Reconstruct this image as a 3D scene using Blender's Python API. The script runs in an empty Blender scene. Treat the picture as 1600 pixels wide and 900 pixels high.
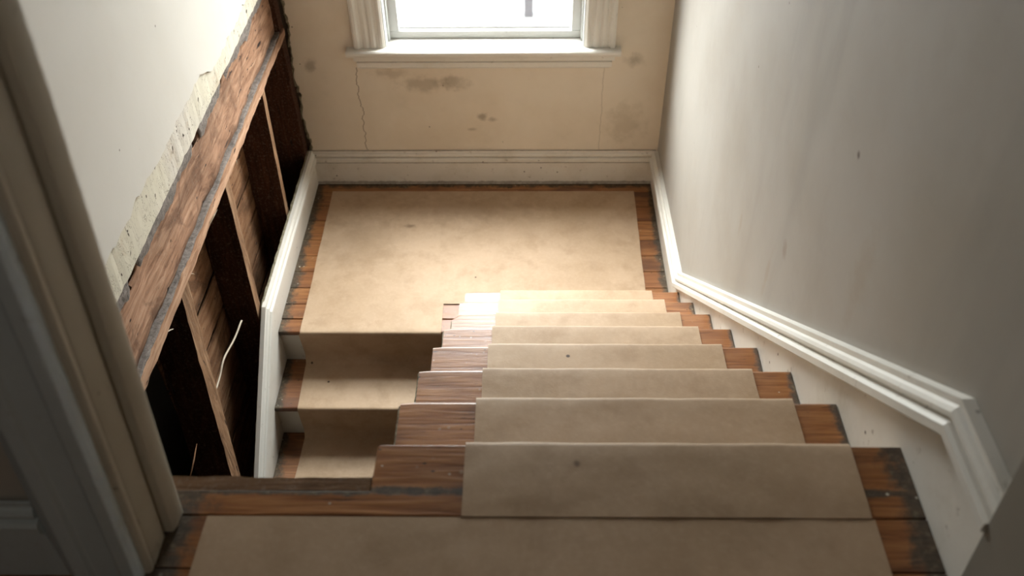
import bpy, bmesh, math, random
from mathutils import Vector, noise, Matrix

random.seed(7)
sc = bpy.context.scene
COL = sc.collection

# ------------------------------------------------------------------ camera
def make_camera():
    px, py, pz = 0.28457, -1.01508, 1.36686
    pitch, yaw, roll = 0.7619, -0.0253, -0.0165
    cy, sy = math.cos(yaw), math.sin(yaw)
    f = Vector((sy*math.cos(pitch), cy*math.cos(pitch), -math.sin(pitch)))
    r = Vector((cy, -sy, 0)); u = r.cross(f)
    r2 = r*math.cos(roll) + u*math.sin(roll)
    u2 = -r*math.sin(roll) + u*math.cos(roll)
    m = Matrix((r2, u2, -f)).transposed().to_4x4()
    m.translation = (px, py, pz)
    cam = bpy.data.cameras.new('camera'); o = bpy.data.objects.new('camera', cam)
    COL.objects.link(o); o.matrix_world = m
    cam.sensor_width = 36; cam.lens = 1430.99/1600*36
    cam.clip_start = .05; cam.clip_end = 200
    cam.dof.use_dof = True; cam.dof.focus_distance = 3.0; cam.dof.aperture_fstop = 3.2
    sc.camera = o
make_camera()

# ------------------------------------------------------------------ light
world = bpy.data.worlds.new('overcast_sky'); sc.world = world; world.use_nodes = True
bg = world.node_tree.nodes['Background']
bg.inputs[1].default_value = 61.0
# overcast sky: about three times brighter overhead than at the horizon
_wt = world.node_tree; _tc = _wt.nodes.new('ShaderNodeTexCoord'); _sx = _wt.nodes.new('ShaderNodeSeparateXYZ')
_wt.links.new(_tc.outputs['Generated'], _sx.inputs[0])
_rp = _wt.nodes.new('ShaderNodeValToRGB'); _wt.links.new(_sx.outputs[2], _rp.inputs[0])
_rp.color_ramp.elements[0].color = (.33, .332, .336, 1); _rp.color_ramp.elements[1].color = (1.0, 1.0, 1.0, 1)
_wt.links.new(_rp.outputs[0], bg.inputs[0])
sc.view_settings.view_transform = 'Standard'; sc.view_settings.look = 'None'
sc.view_settings.gamma = 1; sc.view_settings.exposure = 0.0
sc.view_settings.use_curve_mapping = False
sc.cycles.max_bounces = 10; sc.cycles.diffuse_bounces = 8
sc.cycles.sample_clamp_indirect = 8
# sun behind thin cloud: high over the yard, a wide soft disc
sl = bpy.data.lights.new('veiled_sun', 'SUN'); sl.energy = .7; sl.angle = math.radians(44); sl.color = (1.0, .985, .97)
so_ = bpy.data.objects.new('veiled_sun', sl); COL.objects.link(so_)
_el, _az = math.radians(56), math.radians(-6)         # azimuth from +Y towards +X
_d = Vector((math.sin(_az)*math.cos(_el), math.cos(_az)*math.cos(_el), math.sin(_el)))
so_.rotation_euler = _d.to_track_quat('Z', 'Y').to_euler(); so_.location = (0, 8, 10)
# portal: only tells the sampler where the window opening is, gives off no light itself
pl = bpy.data.lights.new('window_portal', 'AREA'); pl.shape = 'RECTANGLE'; pl.size = .98; pl.size_y = 2.25
pl.cycles.is_portal = True
po = bpy.data.objects.new('window_portal', pl); COL.objects.link(po)
po.location = (.07, 3.24, .25); po.rotation_euler = (math.radians(-90), 0, 0)
# dim fill lamp added behind the camera to lift the foreground
FILL_WATT = 16.0

# ------------------------------------------------------------------ node helpers
class NT:
    def __init__(s, name):
        s.m = bpy.data.materials.new(name); s.m.use_nodes = True
        s.t = s.m.node_tree; s.b = s.t.nodes['Principled BSDF']
        s.tc = s.t.nodes.new('ShaderNodeNewGeometry')
        s.pos = s.tc.outputs['Position']
    def n(s, typ, **kw):
        nd = s.t.nodes.new(typ)
        for k, v in kw.items(): setattr(nd, k, v)
        return nd
    def link(s, a, b): s.t.links.new(a, b)
    def setin(s, sock, v):
        if hasattr(v, 'links') or isinstance(v, bpy.types.NodeSocket): s.link(v, sock)
        else: sock.default_value = v
    def math(s, op, a, b=0.0, c=0.0, clamp=False):
        nd = s.n('ShaderNodeMath', operation=op); nd.use_clamp = clamp
        s.setin(nd.inputs[0], a); s.setin(nd.inputs[1], b); s.setin(nd.inputs[2], c)
        return nd.outputs[0]
    def mapping(s, scale=(1,1,1), loc=(0,0,0), vec=None):
        nd = s.n('ShaderNodeMapping'); s.link(vec or s.pos, nd.inputs[0])
        nd.inputs['Scale'].default_value = scale
        s.setin(nd.inputs['Location'], loc)
        return nd.outputs[0]
    def noise(s, scale=5, detail=4, rough=.55, vec=None, dist=0.0):
        nd = s.n('ShaderNodeTexNoise'); s.link(vec or s.pos, nd.inputs['Vector'])
        nd.inputs['Scale'].default_value = scale; nd.inputs['Detail'].default_value = detail
        nd.inputs['Roughness'].default_value = rough; nd.inputs['Distortion'].default_value = dist
        return nd.outputs['Fac']
    def voronoi(s, scale=20, vec=None, feature='F1'):
        nd = s.n('ShaderNodeTexVoronoi', feature=feature); s.link(vec or s.pos, nd.inputs['Vector'])
        nd.inputs['Scale'].default_value = scale
        return nd.outputs['Distance'], nd.outputs.get('Color')
    def ramp(s, fac, stops):
        nd = s.n('ShaderNodeValToRGB'); s.link(fac, nd.inputs[0])
        e = nd.color_ramp.elements
        while len(e) > 1: e.remove(e[0])
        e[0].position = stops[0][0]; e[0].color = tuple(stops[0][1])+((1,) if len(stops[0][1]) == 3 else ())
        for p, c in stops[1:]:
            x = e.new(p); x.color = tuple(c)+((1,) if len(c) == 3 else ())
        return nd.outputs[0]
    def step(s, v, a, b):
        nd = s.n('ShaderNodeMapRange'); nd.interpolation_type = 'SMOOTHSTEP'
        s.setin(nd.inputs[0], v); nd.inputs[1].default_value = a; nd.inputs[2].default_value = b
        return nd.outputs[0]
    def mix(s, f, a, b, mode='MIX'):
        nd = s.n('ShaderNodeMix', data_type='RGBA', blend_type=mode)
        s.setin(nd.inputs[0], f)
        for sock, v in ((nd.inputs[6], a), (nd.inputs[7], b)):
            if isinstance(v, tuple): v = v+((1,) if len(v) == 3 else ())
            s.setin(sock, v)
        return nd.outputs[2]
    def axis(s, k):
        nd = s.n('ShaderNodeSeparateXYZ'); s.link(s.pos, nd.inputs[0]); return nd.outputs[k]
    def spot(s, c, r, soft=None):
        # a smudge round a point of the wall, its rim broken up by noise
        nd = s.n('ShaderNodeVectorMath', operation='SUBTRACT'); s.link(s.pos, nd.inputs[0]); nd.inputs[1].default_value = c
        nd1 = s.n('ShaderNodeVectorMath', operation='DIVIDE'); s.link(nd.outputs[0], nd1.inputs[0]); nd1.inputs[1].default_value = r
        nd2 = s.n('ShaderNodeVectorMath', operation='LENGTH'); s.link(nd1.outputs[0], nd2.inputs[0])
        d = s.math('ADD', nd2.outputs['Value'], s.math('MULTIPLY', s.math('SUBTRACT', s.noise(24, 5), .5), 1.6))
        return s.step(d, 1.1, .2)
    def bump(s, h, strength=.3, dist=.01, prev=None):
        nd = s.n('ShaderNodeBump'); s.link(h, nd.inputs['Height'])
        nd.inputs['Strength'].default_value = strength; nd.inputs['Distance'].default_value = dist
        if prev: s.link(prev, nd.inputs['Normal'])
        return nd.outputs[0]
    def out(s, col=None, rough=None, nrm=None, spec=None):
        if col is not None: s.setin(s.b.inputs['Base Color'], col if not isinstance(col, tuple) else col+((1,) if len(col) == 3 else ()))
        if rough is not None: s.setin(s.b.inputs['Roughness'], rough)
        if nrm is not None: s.link(nrm, s.b.inputs['Normal'])
        if spec is not None: s.b.inputs['Specular IOR Level'].default_value = spec
        return s.m

def rnd_vec(t):
    oi = t.n('ShaderNodeObjectInfo')
    cx = t.n('ShaderNodeCombineXYZ')
    for i, k in enumerate((17.3, 5.1, 9.7)): t.link(t.math('MULTIPLY', oi.outputs['Random'], k), cx.inputs[i])
    return cx.outputs[0], oi.outputs['Random']

# ------------------------------------------------------------------ materials
def m_varnish(name, edges=(), wear=0.5, tone=1.0, rough=.3):
    """orange-brown varnished pine; grain along X; grime gathered along the listed edges (axis, value, width)"""
    t = NT(name); off, rnd = rnd_vec(t)
    v = t.mapping((1.6, 26, 26), off)
    g = t.noise(3.2, 6, .6, v, .6)
    broad = t.noise(1.0, 3, .5, t.mapping((3, 7, 7), off))
    c = t.ramp(g, [(.25, (.13*tone, .040*tone, .012*tone)), (.47, (.31*tone, .122*tone, .036*tone)), (.62, (.43*tone, .19*tone, .062*tone)), (.8, (.52*tone, .25*tone, .09*tone))])
    c = t.mix(t.math('MULTIPLY', rnd, .55), c, (.22*tone, .078*tone, .028*tone))
    c = t.mix(t.math('MULTIPLY', t.step(broad, .5, .72), .75), c, (.075, .027, .014))
    # short dark scratches and nail holes
    d, _ = t.voronoi(16, t.mapping((1, 2.2, 2.2), off))
    c = t.mix(t.step(d, .075, .04), c, (.015, .008, .006))
    sc1 = t.noise(9, 3, .7, t.mapping((1.0, 12, 12), off))
    c = t.mix(t.math('MULTIPLY', t.step(sc1, .64, .70), wear), c, (.04, .018, .012))
    r = t.math('ADD', t.math('MULTIPLY', g, .25), rough+.0)
    if edges:
        tot = None
        for ax, val, w in edges:
            dd = t.math('DIVIDE', t.math('ABSOLUTE', t.math('SUBTRACT', t.axis(ax), val)), w)
            dd = t.math('ADD', dd, t.math('MULTIPLY', t.math('SUBTRACT', t.noise(19, 6, .7), .5), 2.4))
            f = t.step(dd, 1.0, .35)
            tot = f if tot is None else t.math('MAXIMUM', tot, f)
        gn = t.noise(60, 4, .7)
        grime = t.ramp(gn, [(.3, (.018, .015, .010)), (.55, (.060, .048, .030)), (.72, (.16, .14, .085))])
        c = t.mix(t.math('MULTIPLY', tot, .9), c, grime)
        r = t.math('ADD', r, t.math('MULTIPLY', tot, .3))
        # paint drips thicker near the edges
        d2, _ = t.voronoi(34, t.mapping((1, 1, 1), off))
        near = t.step(t.noise(7, 3), .52, .66)
        c = t.mix(t.math('MULTIPLY', t.step(d2, .16, .10), t.math('MULTIPLY', near, t.math('ADD', tot, .35))), c, (.62, .58, .48))
    d3, _ = t.voronoi(21, t.mapping((1, 1.3, 1), off))
    c = t.mix(t.math('MULTIPLY', t.step(d3, .07, .045), t.step(t.noise(5, 2), .5, .6)), c, (.6, .55, .46))
    b = t.bump(g, .25, .004)
    b = t.bump(t.noise(2.2, 3, .5), .35, .02, b)
    return t.out(c, r, b, .5)

def m_rough_wood(name, c0, c1, c2, along='y', dark=0.5, knots=0):
    t = NT(name); off, rnd = rnd_vec(t)
    s = {'x': (1.5, 14, 14), 'y': (14, 1.5, 14), 'z': (14, 14, 1.5)}[along]
    s2 = {'x': (3, 18, 18), 'y': (18, 3, 18), 'z': (18, 18, 3)}[along]
    g = t.noise(2.6, 7, .62, t.mapping(s, off), 1.2)
    c = t.ramp(g, [(.28, c0), (.5, c1), (.72, c2)])
    br = t.noise(1.0, 4, .6, t.mapping(tuple(q*.22 for q in s), off), .8)
    c = t.mix(t.math('MULTIPLY', t.step(br, .50, .66), dark), c, tuple(q*.35 for q in c0))
    fl = t.noise(2.4, 3, .6, t.mapping(s2, off))
    c = t.mix(t.step(fl, .665, .70), c, (.02, .012, .01))
    if knots:
        kn = t.noise(5.5, 4, .6, t.mapping({'y': (1, .8, 1)}.get(along, (1, 1, 1)), off), 1.5)
        c = t.mix(t.math('MULTIPLY', t.step(kn, .50, .64), .6), c, tuple(q*.75 for q in c0))
        hd, _ = t.voronoi(20, t.mapping((1, .5, 1), off))
        c = t.mix(t.step(hd, .11, .05), c, (.02, .012, .01))
    dust = t.noise(90, 3, .8)
    c = t.mix(t.math('MULTIPLY', t.step(dust, .5, .75), .35), c, (.30, .24, .19))
    b = t.bump(g, .6, .006); b = t.bump(t.noise(140, 3, .7), .3, .002, b)
    return t.out(c, .85, b, .2)

def m_plaster(name, base, stains=(), lines=(), mott=.5, streak=None):
    t = NT(name)
    a = t.noise(1.7, 5, .6); b2 = t.noise(9, 5, .65)
    c = t.mix(t.math('MULTIPLY', t.step(a, .38, .7), mott), base, tuple(q*k for q, k in zip(base, (.86, .82, .76))))
    c = t.mix(t.math('MULTIPLY', t.step(b2, .55, .75), .25*mott), c, tuple(q*.72 for q in base))
    if streak:
        st = t.noise(1.6, 4, .6, t.mapping(streak))
        c = t.mix(t.math('MULTIPLY', t.step(st, .52, .72), .35), c, tuple(q*.70 for q in base))
    d, _ = t.voronoi(7)
    c = t.mix(t.math('MULTIPLY', t.step(d, .035, .015), .8), c, (.10, .08, .06))
    for cc, rr, col, k in stains:
        c = t.mix(t.math('MULTIPLY', t.spot(cc, rr), k), c, col)
    hgt = t.math('MULTIPLY', t.noise(30, 4), 1.0)
    for x, z0, z1, amp, k in lines:                       # hairline cracks running up the wall
        wob = t.math('MULTIPLY', t.math('SUBTRACT', t.noise(11, 4, .6, t.mapping((0, 0, 1))), .5), amp)
        dx = t.math('ABSOLUTE', t.math('SUBTRACT', t.math('ADD', t.axis(0), wob), x))
        f = t.step(dx, .0032, .0008)
        zz = t.axis(2)
        f = t.math('MULTIPLY', f, t.math('MULTIPLY', t.math('GREATER_THAN', zz, z0), t.math('LESS_THAN', zz, z1)))
        c = t.mix(t.math('MULTIPLY', f, k), c, (.20, .15, .10))
        hgt = t.math('SUBTRACT', hgt, t.math('MULTIPLY', f, 1.0))
    b = t.bump(hgt, .10, .004); b = t.bump(t.noise(3, 2), .15, .03, b)
    return t.out(c, .62, b, .35)

def m_paint(name, base, dirt=.5, rough=.42, scale=1.0, lines=()):
    t = NT(name); off, rnd = rnd_vec(t)
    a = t.noise(3*scale, 6, .7, t.mapping((1, 1, 1), off)); b2 = t.noise(26*scale, 4, .7)
    c = t.mix(t.math('MULTIPLY', t.step(a, .45, .72), dirt*.6), base, tuple(q*k for q, k in zip(base, (.72, .68, .60))))
    c = t.mix(t.math('MULTIPLY', t.step(b2, .62, .74), dirt*.7), c, (.22, .17, .12))
    d, _ = t.voronoi(11*scale)
    c = t.mix(t.math('MULTIPLY', t.step(d, .06, .03), dirt), c, (.10, .07, .05))
    for z, w, k in lines:                                # grime lodged in the grooves of the moulding
        dz = t.math('ADD', t.math('ABSOLUTE', t.math('SUBTRACT', t.axis(2), z)), t.math('MULTIPLY', t.math('SUBTRACT', t.noise(30, 5, .7), .5), w*2.2))
        c = t.mix(t.math('MULTIPLY', t.step(dz, w, w*.2), k), c, (.10, .075, .05))
    b = t.bump(t.noise(40, 3), .15, .003)
    return t.out(c, rough, b, .45)

def m_kraft():
    t = NT('kraft_paper')
    a = t.noise(2.4, 5, .6); f = t.noise(70, 3, .7); m = t.noise(9, 5, .6)
    c = t.mix(t.step(a, .35, .7), (.475, .338, .222), (.40, .275, .168))
    c = t.mix(t.math('MULTIPLY', t.step(m, .46, .70), .46), c, (.33, .215, .125))
    c = t.mix(t.math('MULTIPLY', t.step(f, .4, .8), .18), c, (.62, .47, .33))
    d, _ = t.voronoi(4.2)
    c = t.mix(t.step(d, .030, .016), c, (.06, .035, .02))
    for cc, rr, k in (((-.33, 2.63, -1.67), (.035, .02, .05), .7), ((.37, -.045, 0), (.010, .012, .05), .95), ((.60, .95, -.6), (.02, .02, .05), .3),
                      ((-.05, 2.78, -1.67), (.5, .16, .05), .22), ((-.6, 2.5, -1.67), (.3, .25, .05), .18)):
        c = t.mix(t.math('MULTIPLY', t.spot(cc, rr), k), c, (.16, .10, .06))
    b = t.bump(t.noise(4, 3, .5, dist=.3), .35, .02); b = t.bump(t.noise(160, 2), .12, .002, b)
    return t.out(c, t.math('ADD', t.math('MULTIPLY', m, .10), .55), b, .32)

def m_flat(name, col, rough=.8, spec=.3):
    t = NT(name)
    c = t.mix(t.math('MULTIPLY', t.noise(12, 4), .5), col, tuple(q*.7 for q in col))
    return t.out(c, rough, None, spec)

XR0, XRK = .9606, -.0047
def xr(y): return XR0 + XRK*max(-.6, y)
XL = -.868
YB = 2.9937
RUN, RISE = .27566, .209
ZL = -8*RISE
YE = 1.870
ZLOW = ZL - 8*RISE

M = {}
M['floor_up'] = m_varnish('varnished_pine_hall', ((0, .965, .06), (0, -.335, .075), (1, -.100, .012)), .7, .95, .24)
M['floor_land'] = m_varnish('varnished_pine_landing', ((0, -.87, .055), (0, .95, .04), (1, 2.995, .045)), .35, .85)
M['tread'] = m_varnish('varnished_pine_tread', ((0, .962, .028),), .75, .98, .27)
M['tread_low'] = m_varnish('varnished_pine_lower_tread', ((0, -.87, .05),), .4, .8)
M['kraft'] = m_kraft()
M['white'] = m_paint('white_trim_paint', (.70, .675, .62), .55)
M['white_scuffed'] = m_paint('scuffed_trim_paint', (.70, .665, .60), 1.0)
M['white_back'] = m_paint('scuffed_back_skirting_paint', (.68, .64, .575), .9, .42, 1.0, ((-1.672+.1405, .0035, .75), (-1.672+.2115, .003, .6), (-1.672+.176, .003, .45), (-1.672+.01, .012, .6)))
M['window_white'] = m_paint('clean_window_paint', (.58, .59, .58), .15, .35)
M['riser'] = m_paint('riser_paint', (.62, .59, .52), .7)
M['casing_cream'] = m_paint('cream_casing_paint', (.50, .46, .37), .5, .5)
M['casing_grey'] = m_paint('grey_casing_paint', (.57, .63, .64), .4, .5)
M['casing_dark'] = m_paint('dull_casing_paint', (.22, .20, .17), .4, .5)
PB = (.71, .63, .52)  # tone raised in place of bounce light reaching this wall
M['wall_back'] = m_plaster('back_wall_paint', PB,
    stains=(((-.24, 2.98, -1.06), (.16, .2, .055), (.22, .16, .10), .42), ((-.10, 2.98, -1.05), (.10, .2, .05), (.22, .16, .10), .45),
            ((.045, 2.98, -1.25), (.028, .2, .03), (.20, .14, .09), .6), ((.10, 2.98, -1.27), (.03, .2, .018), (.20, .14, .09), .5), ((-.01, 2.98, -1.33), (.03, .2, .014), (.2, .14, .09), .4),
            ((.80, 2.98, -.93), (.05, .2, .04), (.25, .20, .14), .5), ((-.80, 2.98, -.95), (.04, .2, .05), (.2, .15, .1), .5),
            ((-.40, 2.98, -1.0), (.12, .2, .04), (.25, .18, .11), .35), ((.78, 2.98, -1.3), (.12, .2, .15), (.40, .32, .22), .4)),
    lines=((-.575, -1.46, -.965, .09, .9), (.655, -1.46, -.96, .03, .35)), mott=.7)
M['wall_right'] = m_plaster('right_wall_paint', (.365, .34, .305),  # tone lowered in place of light falling off along the wall
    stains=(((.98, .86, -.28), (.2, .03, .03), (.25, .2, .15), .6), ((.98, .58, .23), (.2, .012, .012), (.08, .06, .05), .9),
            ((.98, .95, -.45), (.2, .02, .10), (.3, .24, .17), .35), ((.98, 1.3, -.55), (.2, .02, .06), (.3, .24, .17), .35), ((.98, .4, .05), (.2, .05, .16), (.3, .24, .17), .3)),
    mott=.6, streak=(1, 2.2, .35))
M['wall_left'] = m_plaster('left_wall_paint', (.56, .53, .48), mott=.25)
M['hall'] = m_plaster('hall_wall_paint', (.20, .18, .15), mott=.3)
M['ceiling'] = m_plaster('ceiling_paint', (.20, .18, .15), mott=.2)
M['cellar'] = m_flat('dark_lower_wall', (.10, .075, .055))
def m_cream():
    t = NT('old_cream_base_coat')
    a = t.noise(6, 6, .7); b2 = t.noise(2.0, 3)
    c = t.mix(t.step(b2, .42, .6), (.56, .515, .41), (.54, .495, .43))
    c = t.mix(t.math('MULTIPLY', t.step(a, .55, .7), .6), c, (.42, .33, .23))
    ch = t.noise(1.0, 2, .5, t.mapping((30, 30, 22)))
    c = t.mix(t.step(ch, .69, .71), c, (.035, .022, .015))
    ch2 = t.noise(1.0, 5, .7, t.mapping((14, 20, 6), (3, 1, 7)), 1.0)
    c = t.mix(t.step(t.math('ABSOLUTE', t.math('SUBTRACT', ch2, .5)), .006, .002), c, (.10, .07, .045))
    b = t.bump(t.noise(14, 3, .5), .35, .006)
    return t.out(c, .7, b, .3)
M['cream'] = m_cream()
def m_grit(name, c0, c1):
    t = NT(name)
    a = t.noise(45, 6, .8)
    c = t.ramp(a, [(.3, c0), (.55, c1), (.75, tuple(q*1.5 for q in c1))])
    return t.out(c, .95, t.bump(a, 1.0, .01), .15)
M['mortar'] = m_grit('grey_mortar_dust', (.09, .078, .07), (.26, .225, .20))
M['joist'] = m_rough_wood('rough_joist_wood', (.13, .062, .033), (.32, .175, .105), (.48, .30, .195), 'y', .45, 1)
M['plate'] = m_rough_wood('rough_plate_wood', (.22, .11, .06), (.42, .245, .15), (.58, .38, .25), 'y', .3)
M['stud'] = m_rough_wood('old_shaded_stud_wood', (.022, .009, .005), (.050, .019, .009), (.085, .034, .016), 'z', .4)  # shade on the faces turned from the window is put into this colour
M['lit_stud_edge'] = m_rough_wood('rough_lit_stud_edge', (.09, .045, .022), (.25, .135, .07), (.42, .27, .16), 'z', .7)  # same rough wood, made paler where window light catches the front edge
M['sheath'] = m_rough_wood('sheathing_wood', (.10, .045, .02), (.22, .11, .055), (.31, .18, .10), 'y', .6, 1)
M['raw_x'] = m_rough_wood('raw_strip_wood', (.12, .06, .03), (.24, .135, .07), (.36, .23, .13), 'x', .5)
M['broken'] = m_grit('broken_plaster_edge', (.10, .08, .05), (.30, .26, .18))
M['cable'] = m_flat('ivory_cable', (.46, .39, .30), .6)
M['splinter'] = m_flat('pale_splinter', (.70, .60, .46), .7)
M['metal'] = m_flat('dull_metal', (.25, .24, .22), .4)

def m_glass():
    m = bpy.data.materials.new('window_glass'); m.use_nodes = True; t = m.node_tree
    for n_ in list(t.nodes):
        if n_.type != 'OUTPUT_MATERIAL': t.nodes.remove(n_)
    tr = t.nodes.new('ShaderNodeBsdfTransparent'); tr.inputs[0].default_value = (.95, .97, .96, 1)
    gl = t.nodes.new('ShaderNodeBsdfGlossy'); gl.inputs['Roughness'].default_value = .02
    fr = t.nodes.new('ShaderNodeFresnel'); 
    # the ray passes straight through, so leaving the pane takes the same index as entering it
    ge = t.nodes.new('ShaderNodeNewGeometry'); mr = t.nodes.new('ShaderNodeMapRange')
    t.links.new(ge.outputs['Backfacing'], mr.inputs[0]); mr.inputs[3].default_value = 1.45; mr.inputs[4].default_value = 1/1.45
    t.links.new(mr.outputs[0], fr.inputs[0])
    mx = t.nodes.new('ShaderNodeMixShader')
    t.links.new(fr.outputs[0], mx.inputs[0]); t.links.new(tr.outputs[0], mx.inputs[1]); t.links.new(gl.outputs[0], mx.inputs[2])
    t.links.new(mx.outputs[0], t.nodes['Material Output'].inputs[0])
    return m
M['glass'] = m_glass()
def m_gravel():
    t = NT('pale_gravel')
    a = t.noise(1.6, 6, .75)
    c = t.mix(t.step(a, .4, .65), (.0118, .0118, .0122), (.0185, .0185, .0188))
    return t.out(c, .9)
M['gravel'] = m_gravel()
M['concrete'] = m_flat('wet_paving', (.030, .030, .030))
M['post'] = m_flat('grey_post_paint', (.0185, .0178, .0205))

# ------------------------------------------------------------------ mesh helpers
class MB:
    def __init__(s): s.v = []; s.f = []; s.mi = []
    def add(s, vs, fs, mi=0):
        o = len(s.v); s.v += [tuple(q) for q in vs]; s.f += [tuple(i+o for i in f) for f in fs]; s.mi += [mi]*len(fs); return s
    def box(s, x0, x1, y0, y1, z0, z1, n=(1, 1, 1), mi=0):
        nx, ny, nz = n; idx = {}; vs = []
        def vid(i, j, k):
            if (i, j, k) not in idx:
                idx[(i, j, k)] = len(vs)
                vs.append((x0+(x1-x0)*i/nx, y0+(y1-y0)*j/ny, z0+(z1-z0)*k/nz))
            return idx[(i, j, k)]
        fs = []
        for i in range(nx):
            for j in range(ny):
                fs.append((vid(i, j, 0), vid(i, j+1, 0), vid(i+1, j+1, 0), vid(i+1, j, 0)))
                fs.append((vid(i, j, nz), vid(i+1, j, nz), vid(i+1, j+1, nz), vid(i, j+1, nz)))
        for i in range(nx):
            for k in range(nz):
                fs.append((vid(i, 0, k), vid(i+1, 0, k), vid(i+1, 0, k+1), vid(i, 0, k+1)))
                fs.append((vid(i, ny, k), vid(i, ny, k+1), vid(i+1, ny, k+1), vid(i+1, ny, k)))
        for j in range(ny):
            for k in range(nz):
                fs.append((vid(0, j, k), vid(0, j, k+1), vid(0, j+1, k+1), vid(0, j+1, k)))
                fs.append((vid(nx, j, k), vid(nx, j+1, k), vid(nx, j+1, k+1), vid(nx, j, k+1)))
        return s.add(vs, fs, mi)
    def prism(s, poly, f0, f1, mi=0):
        """poly: 2-D points; f0, f1 map a point to its place on the two end faces"""
        n = len(poly); vs = [f0(*p) for p in poly]+[f1(*p) for p in poly]
        fs = [tuple(range(n))[::-1], tuple(range(n, 2*n))]
        fs += [(i, (i+1) % n, n+(i+1) % n, n+i) for i in range(n)]
        return s.add(vs, fs, mi)
    def px(s, poly, x0, x1): return s.prism(poly, lambda y, z: (x0, y, z), lambda y, z: (x1, y, z))
    def pz(s, poly, z0, z1): return s.prism(poly, lambda x, y: (x, y, z0), lambda x, y: (x, y, z1))
    def sweep(s, path, prof, place, closed=True):
        """mitred moulding: path [(a, z)], profile [(d, h)], h measured square to the path"""
        n = len(path); k = len(prof); rows = []
        for i, p in enumerate(path):
            p = Vector(p)
            t1 = (Vector(path[i])-Vector(path[i-1])).normalized() if i else None
            t2 = (Vector(path[i+1])-Vector(path[i])).normalized() if i < n-1 else None
            n1 = Vector((-t1.y, t1.x)) if t1 else None; n2 = Vector((-t2.y, t2.x)) if t2 else None
            if n1 and n2:
                m = (n1+n2).normalized(); m = m/m.dot(n1)
            else: m = n1 or n2
            if m.y < 0: m = -m
            rows.append([place(p.x+m.x*h, p.y+m.y*h, d) for d, h in prof])
        vs = [q for r in rows for q in r]; fs = []
        for i in range(n-1):
            for j in range(k):
                j2 = (j+1) % k
                fs.append((i*k+j, i*k+j2, (i+1)*k+j2, (i+1)*k+j))
        fs += [tuple(range(k))[::-1], tuple((n-1)*k+j for j in range(k))]
        return s.add(vs, fs)
    def tube(s, pts, r, n=8):
        vs = []; fs = []; m = len(pts)
        for i, p in enumerate(pts):
            p = Vector(p); a = Vector(pts[max(0, i-1)]); b = Vector(pts[min(m-1, i+1)])
            t = (b-a).normalized(); u = t.cross(Vector((0, 0, 1)));
            if u.length < .1: u = t.cross(Vector((1, 0, 0)))
            u.normalize(); w = t.cross(u); rr = r[i] if isinstance(r, (list, tuple)) else r
            for k in range(n):
                q = 2*math.pi*k/n; vs.append(p+u*rr*math.cos(q)+w*rr*math.sin(q))
        for i in range(m-1):
            for k in range(n): fs.append((i*n+k, i*n+(k+1) % n, (i+1)*n+(k+1) % n, (i+1)*n+k))
        fs += [tuple(range(n))[::-1], tuple((m-1)*n+k for k in range(n))]
        return s.add(vs, fs)
    def warp(s, amp, scale, ax=(1, 1, 1), seed=0):
        o = Vector((seed*3.17, seed*1.3, seed*7.7))
        for i, v in enumerate(s.v):
            q = noise.noise_vector(Vector(v)*scale+o)
            s.v[i] = tuple(v[k]+q[k]*amp*ax[k] for k in range(3))
        return s
    def build(s, name, mat, parent=None, bevel=0, seg=2, smooth=False, label=None, kind=None, mats=None):
        me = bpy.data.meshes.new(name); me.from_pydata(s.v, [], s.f)
        bm = bmesh.new(); bm.from_mesh(me); bmesh.ops.recalc_face_normals(bm, faces=bm.faces); bm.to_mesh(me); bm.free()
        for m_ in (mats or [mat]): me.materials.append(m_)
        if mats:
            for p, q in zip(me.polygons, s.mi): p.material_index = q
        if smooth: me.shade_smooth()
        o = bpy.data.objects.new(name, me); COL.objects.link(o)
        if parent: o.parent = parent
        if bevel:
            b = o.modifiers.new('bevel', 'BEVEL'); b.width = bevel; b.segments = seg; b.limit_method = 'ANGLE'; b.angle_limit = math.radians(40)
            if seg > 1: me.shade_smooth(); b.harden_normals = True
        if label: o['label'] = label
        if kind: o['kind'] = kind
        return o
def tag(o, label, cat, group=None, kind=None):
    o['label'] = label; o['category'] = cat
    if group: o['group'] = group
    if kind: o['kind'] = kind
    return o
def empty(name, loc=(0, 0, 0)):
    o = bpy.data.objects.new(name, None); COL.objects.link(o); o.empty_display_size = .1; return o

# ------------------------------------------------------------------ large structure
def structure(name, mb, mat, label=None, cat=None, **kw):
    o = mb.build(name, mat, **kw); o['kind'] = 'structure'
    if label: o['label'] = label
    if cat: o['category'] = cat
    return o

XWR = .98       # plane of the right wall at y=0
def wall_x(y): return xr(y)+.02
TOP = 2.80
# window opening in the back wall
WX0, WX1, WZ0, WZ1 = -.425, .565, -.885, 1.38
WY = YB+.016                                   # face of the back wall
def broken_edge():
    pts = []
    base = [(-.872, -1.47), (-.862, -1.44), (-.872, -1.34), (-.884, -1.24), (-.872, -1.12), (-.886, -1.02), (-.878, -.90), (-.868, -.80), (-.862, -.73), (-.872, -.66), (-.87, -.60)]
    for i in range(len(base)-1):
        for q in range(5):
            u = q/5; x = base[i][0]*(1-u)+base[i+1][0]*u; z = base[i][1]*(1-u)+base[i+1][1]*u
            pts.append((x+random.uniform(-.006, .006), z))
    return pts
be = broken_edge()
poly = [(-.87, -3.5), (-.87, -1.48)]+be+[(-.872, -.5), (-.872, TOP)]
mb = MB()
def band(a, b):            # quad strips of plaster sheet 18 mm thick
    mb.prism(a+b, lambda x, z: (x, WY, z), lambda x, z: (x, WY+.018, z))
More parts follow.
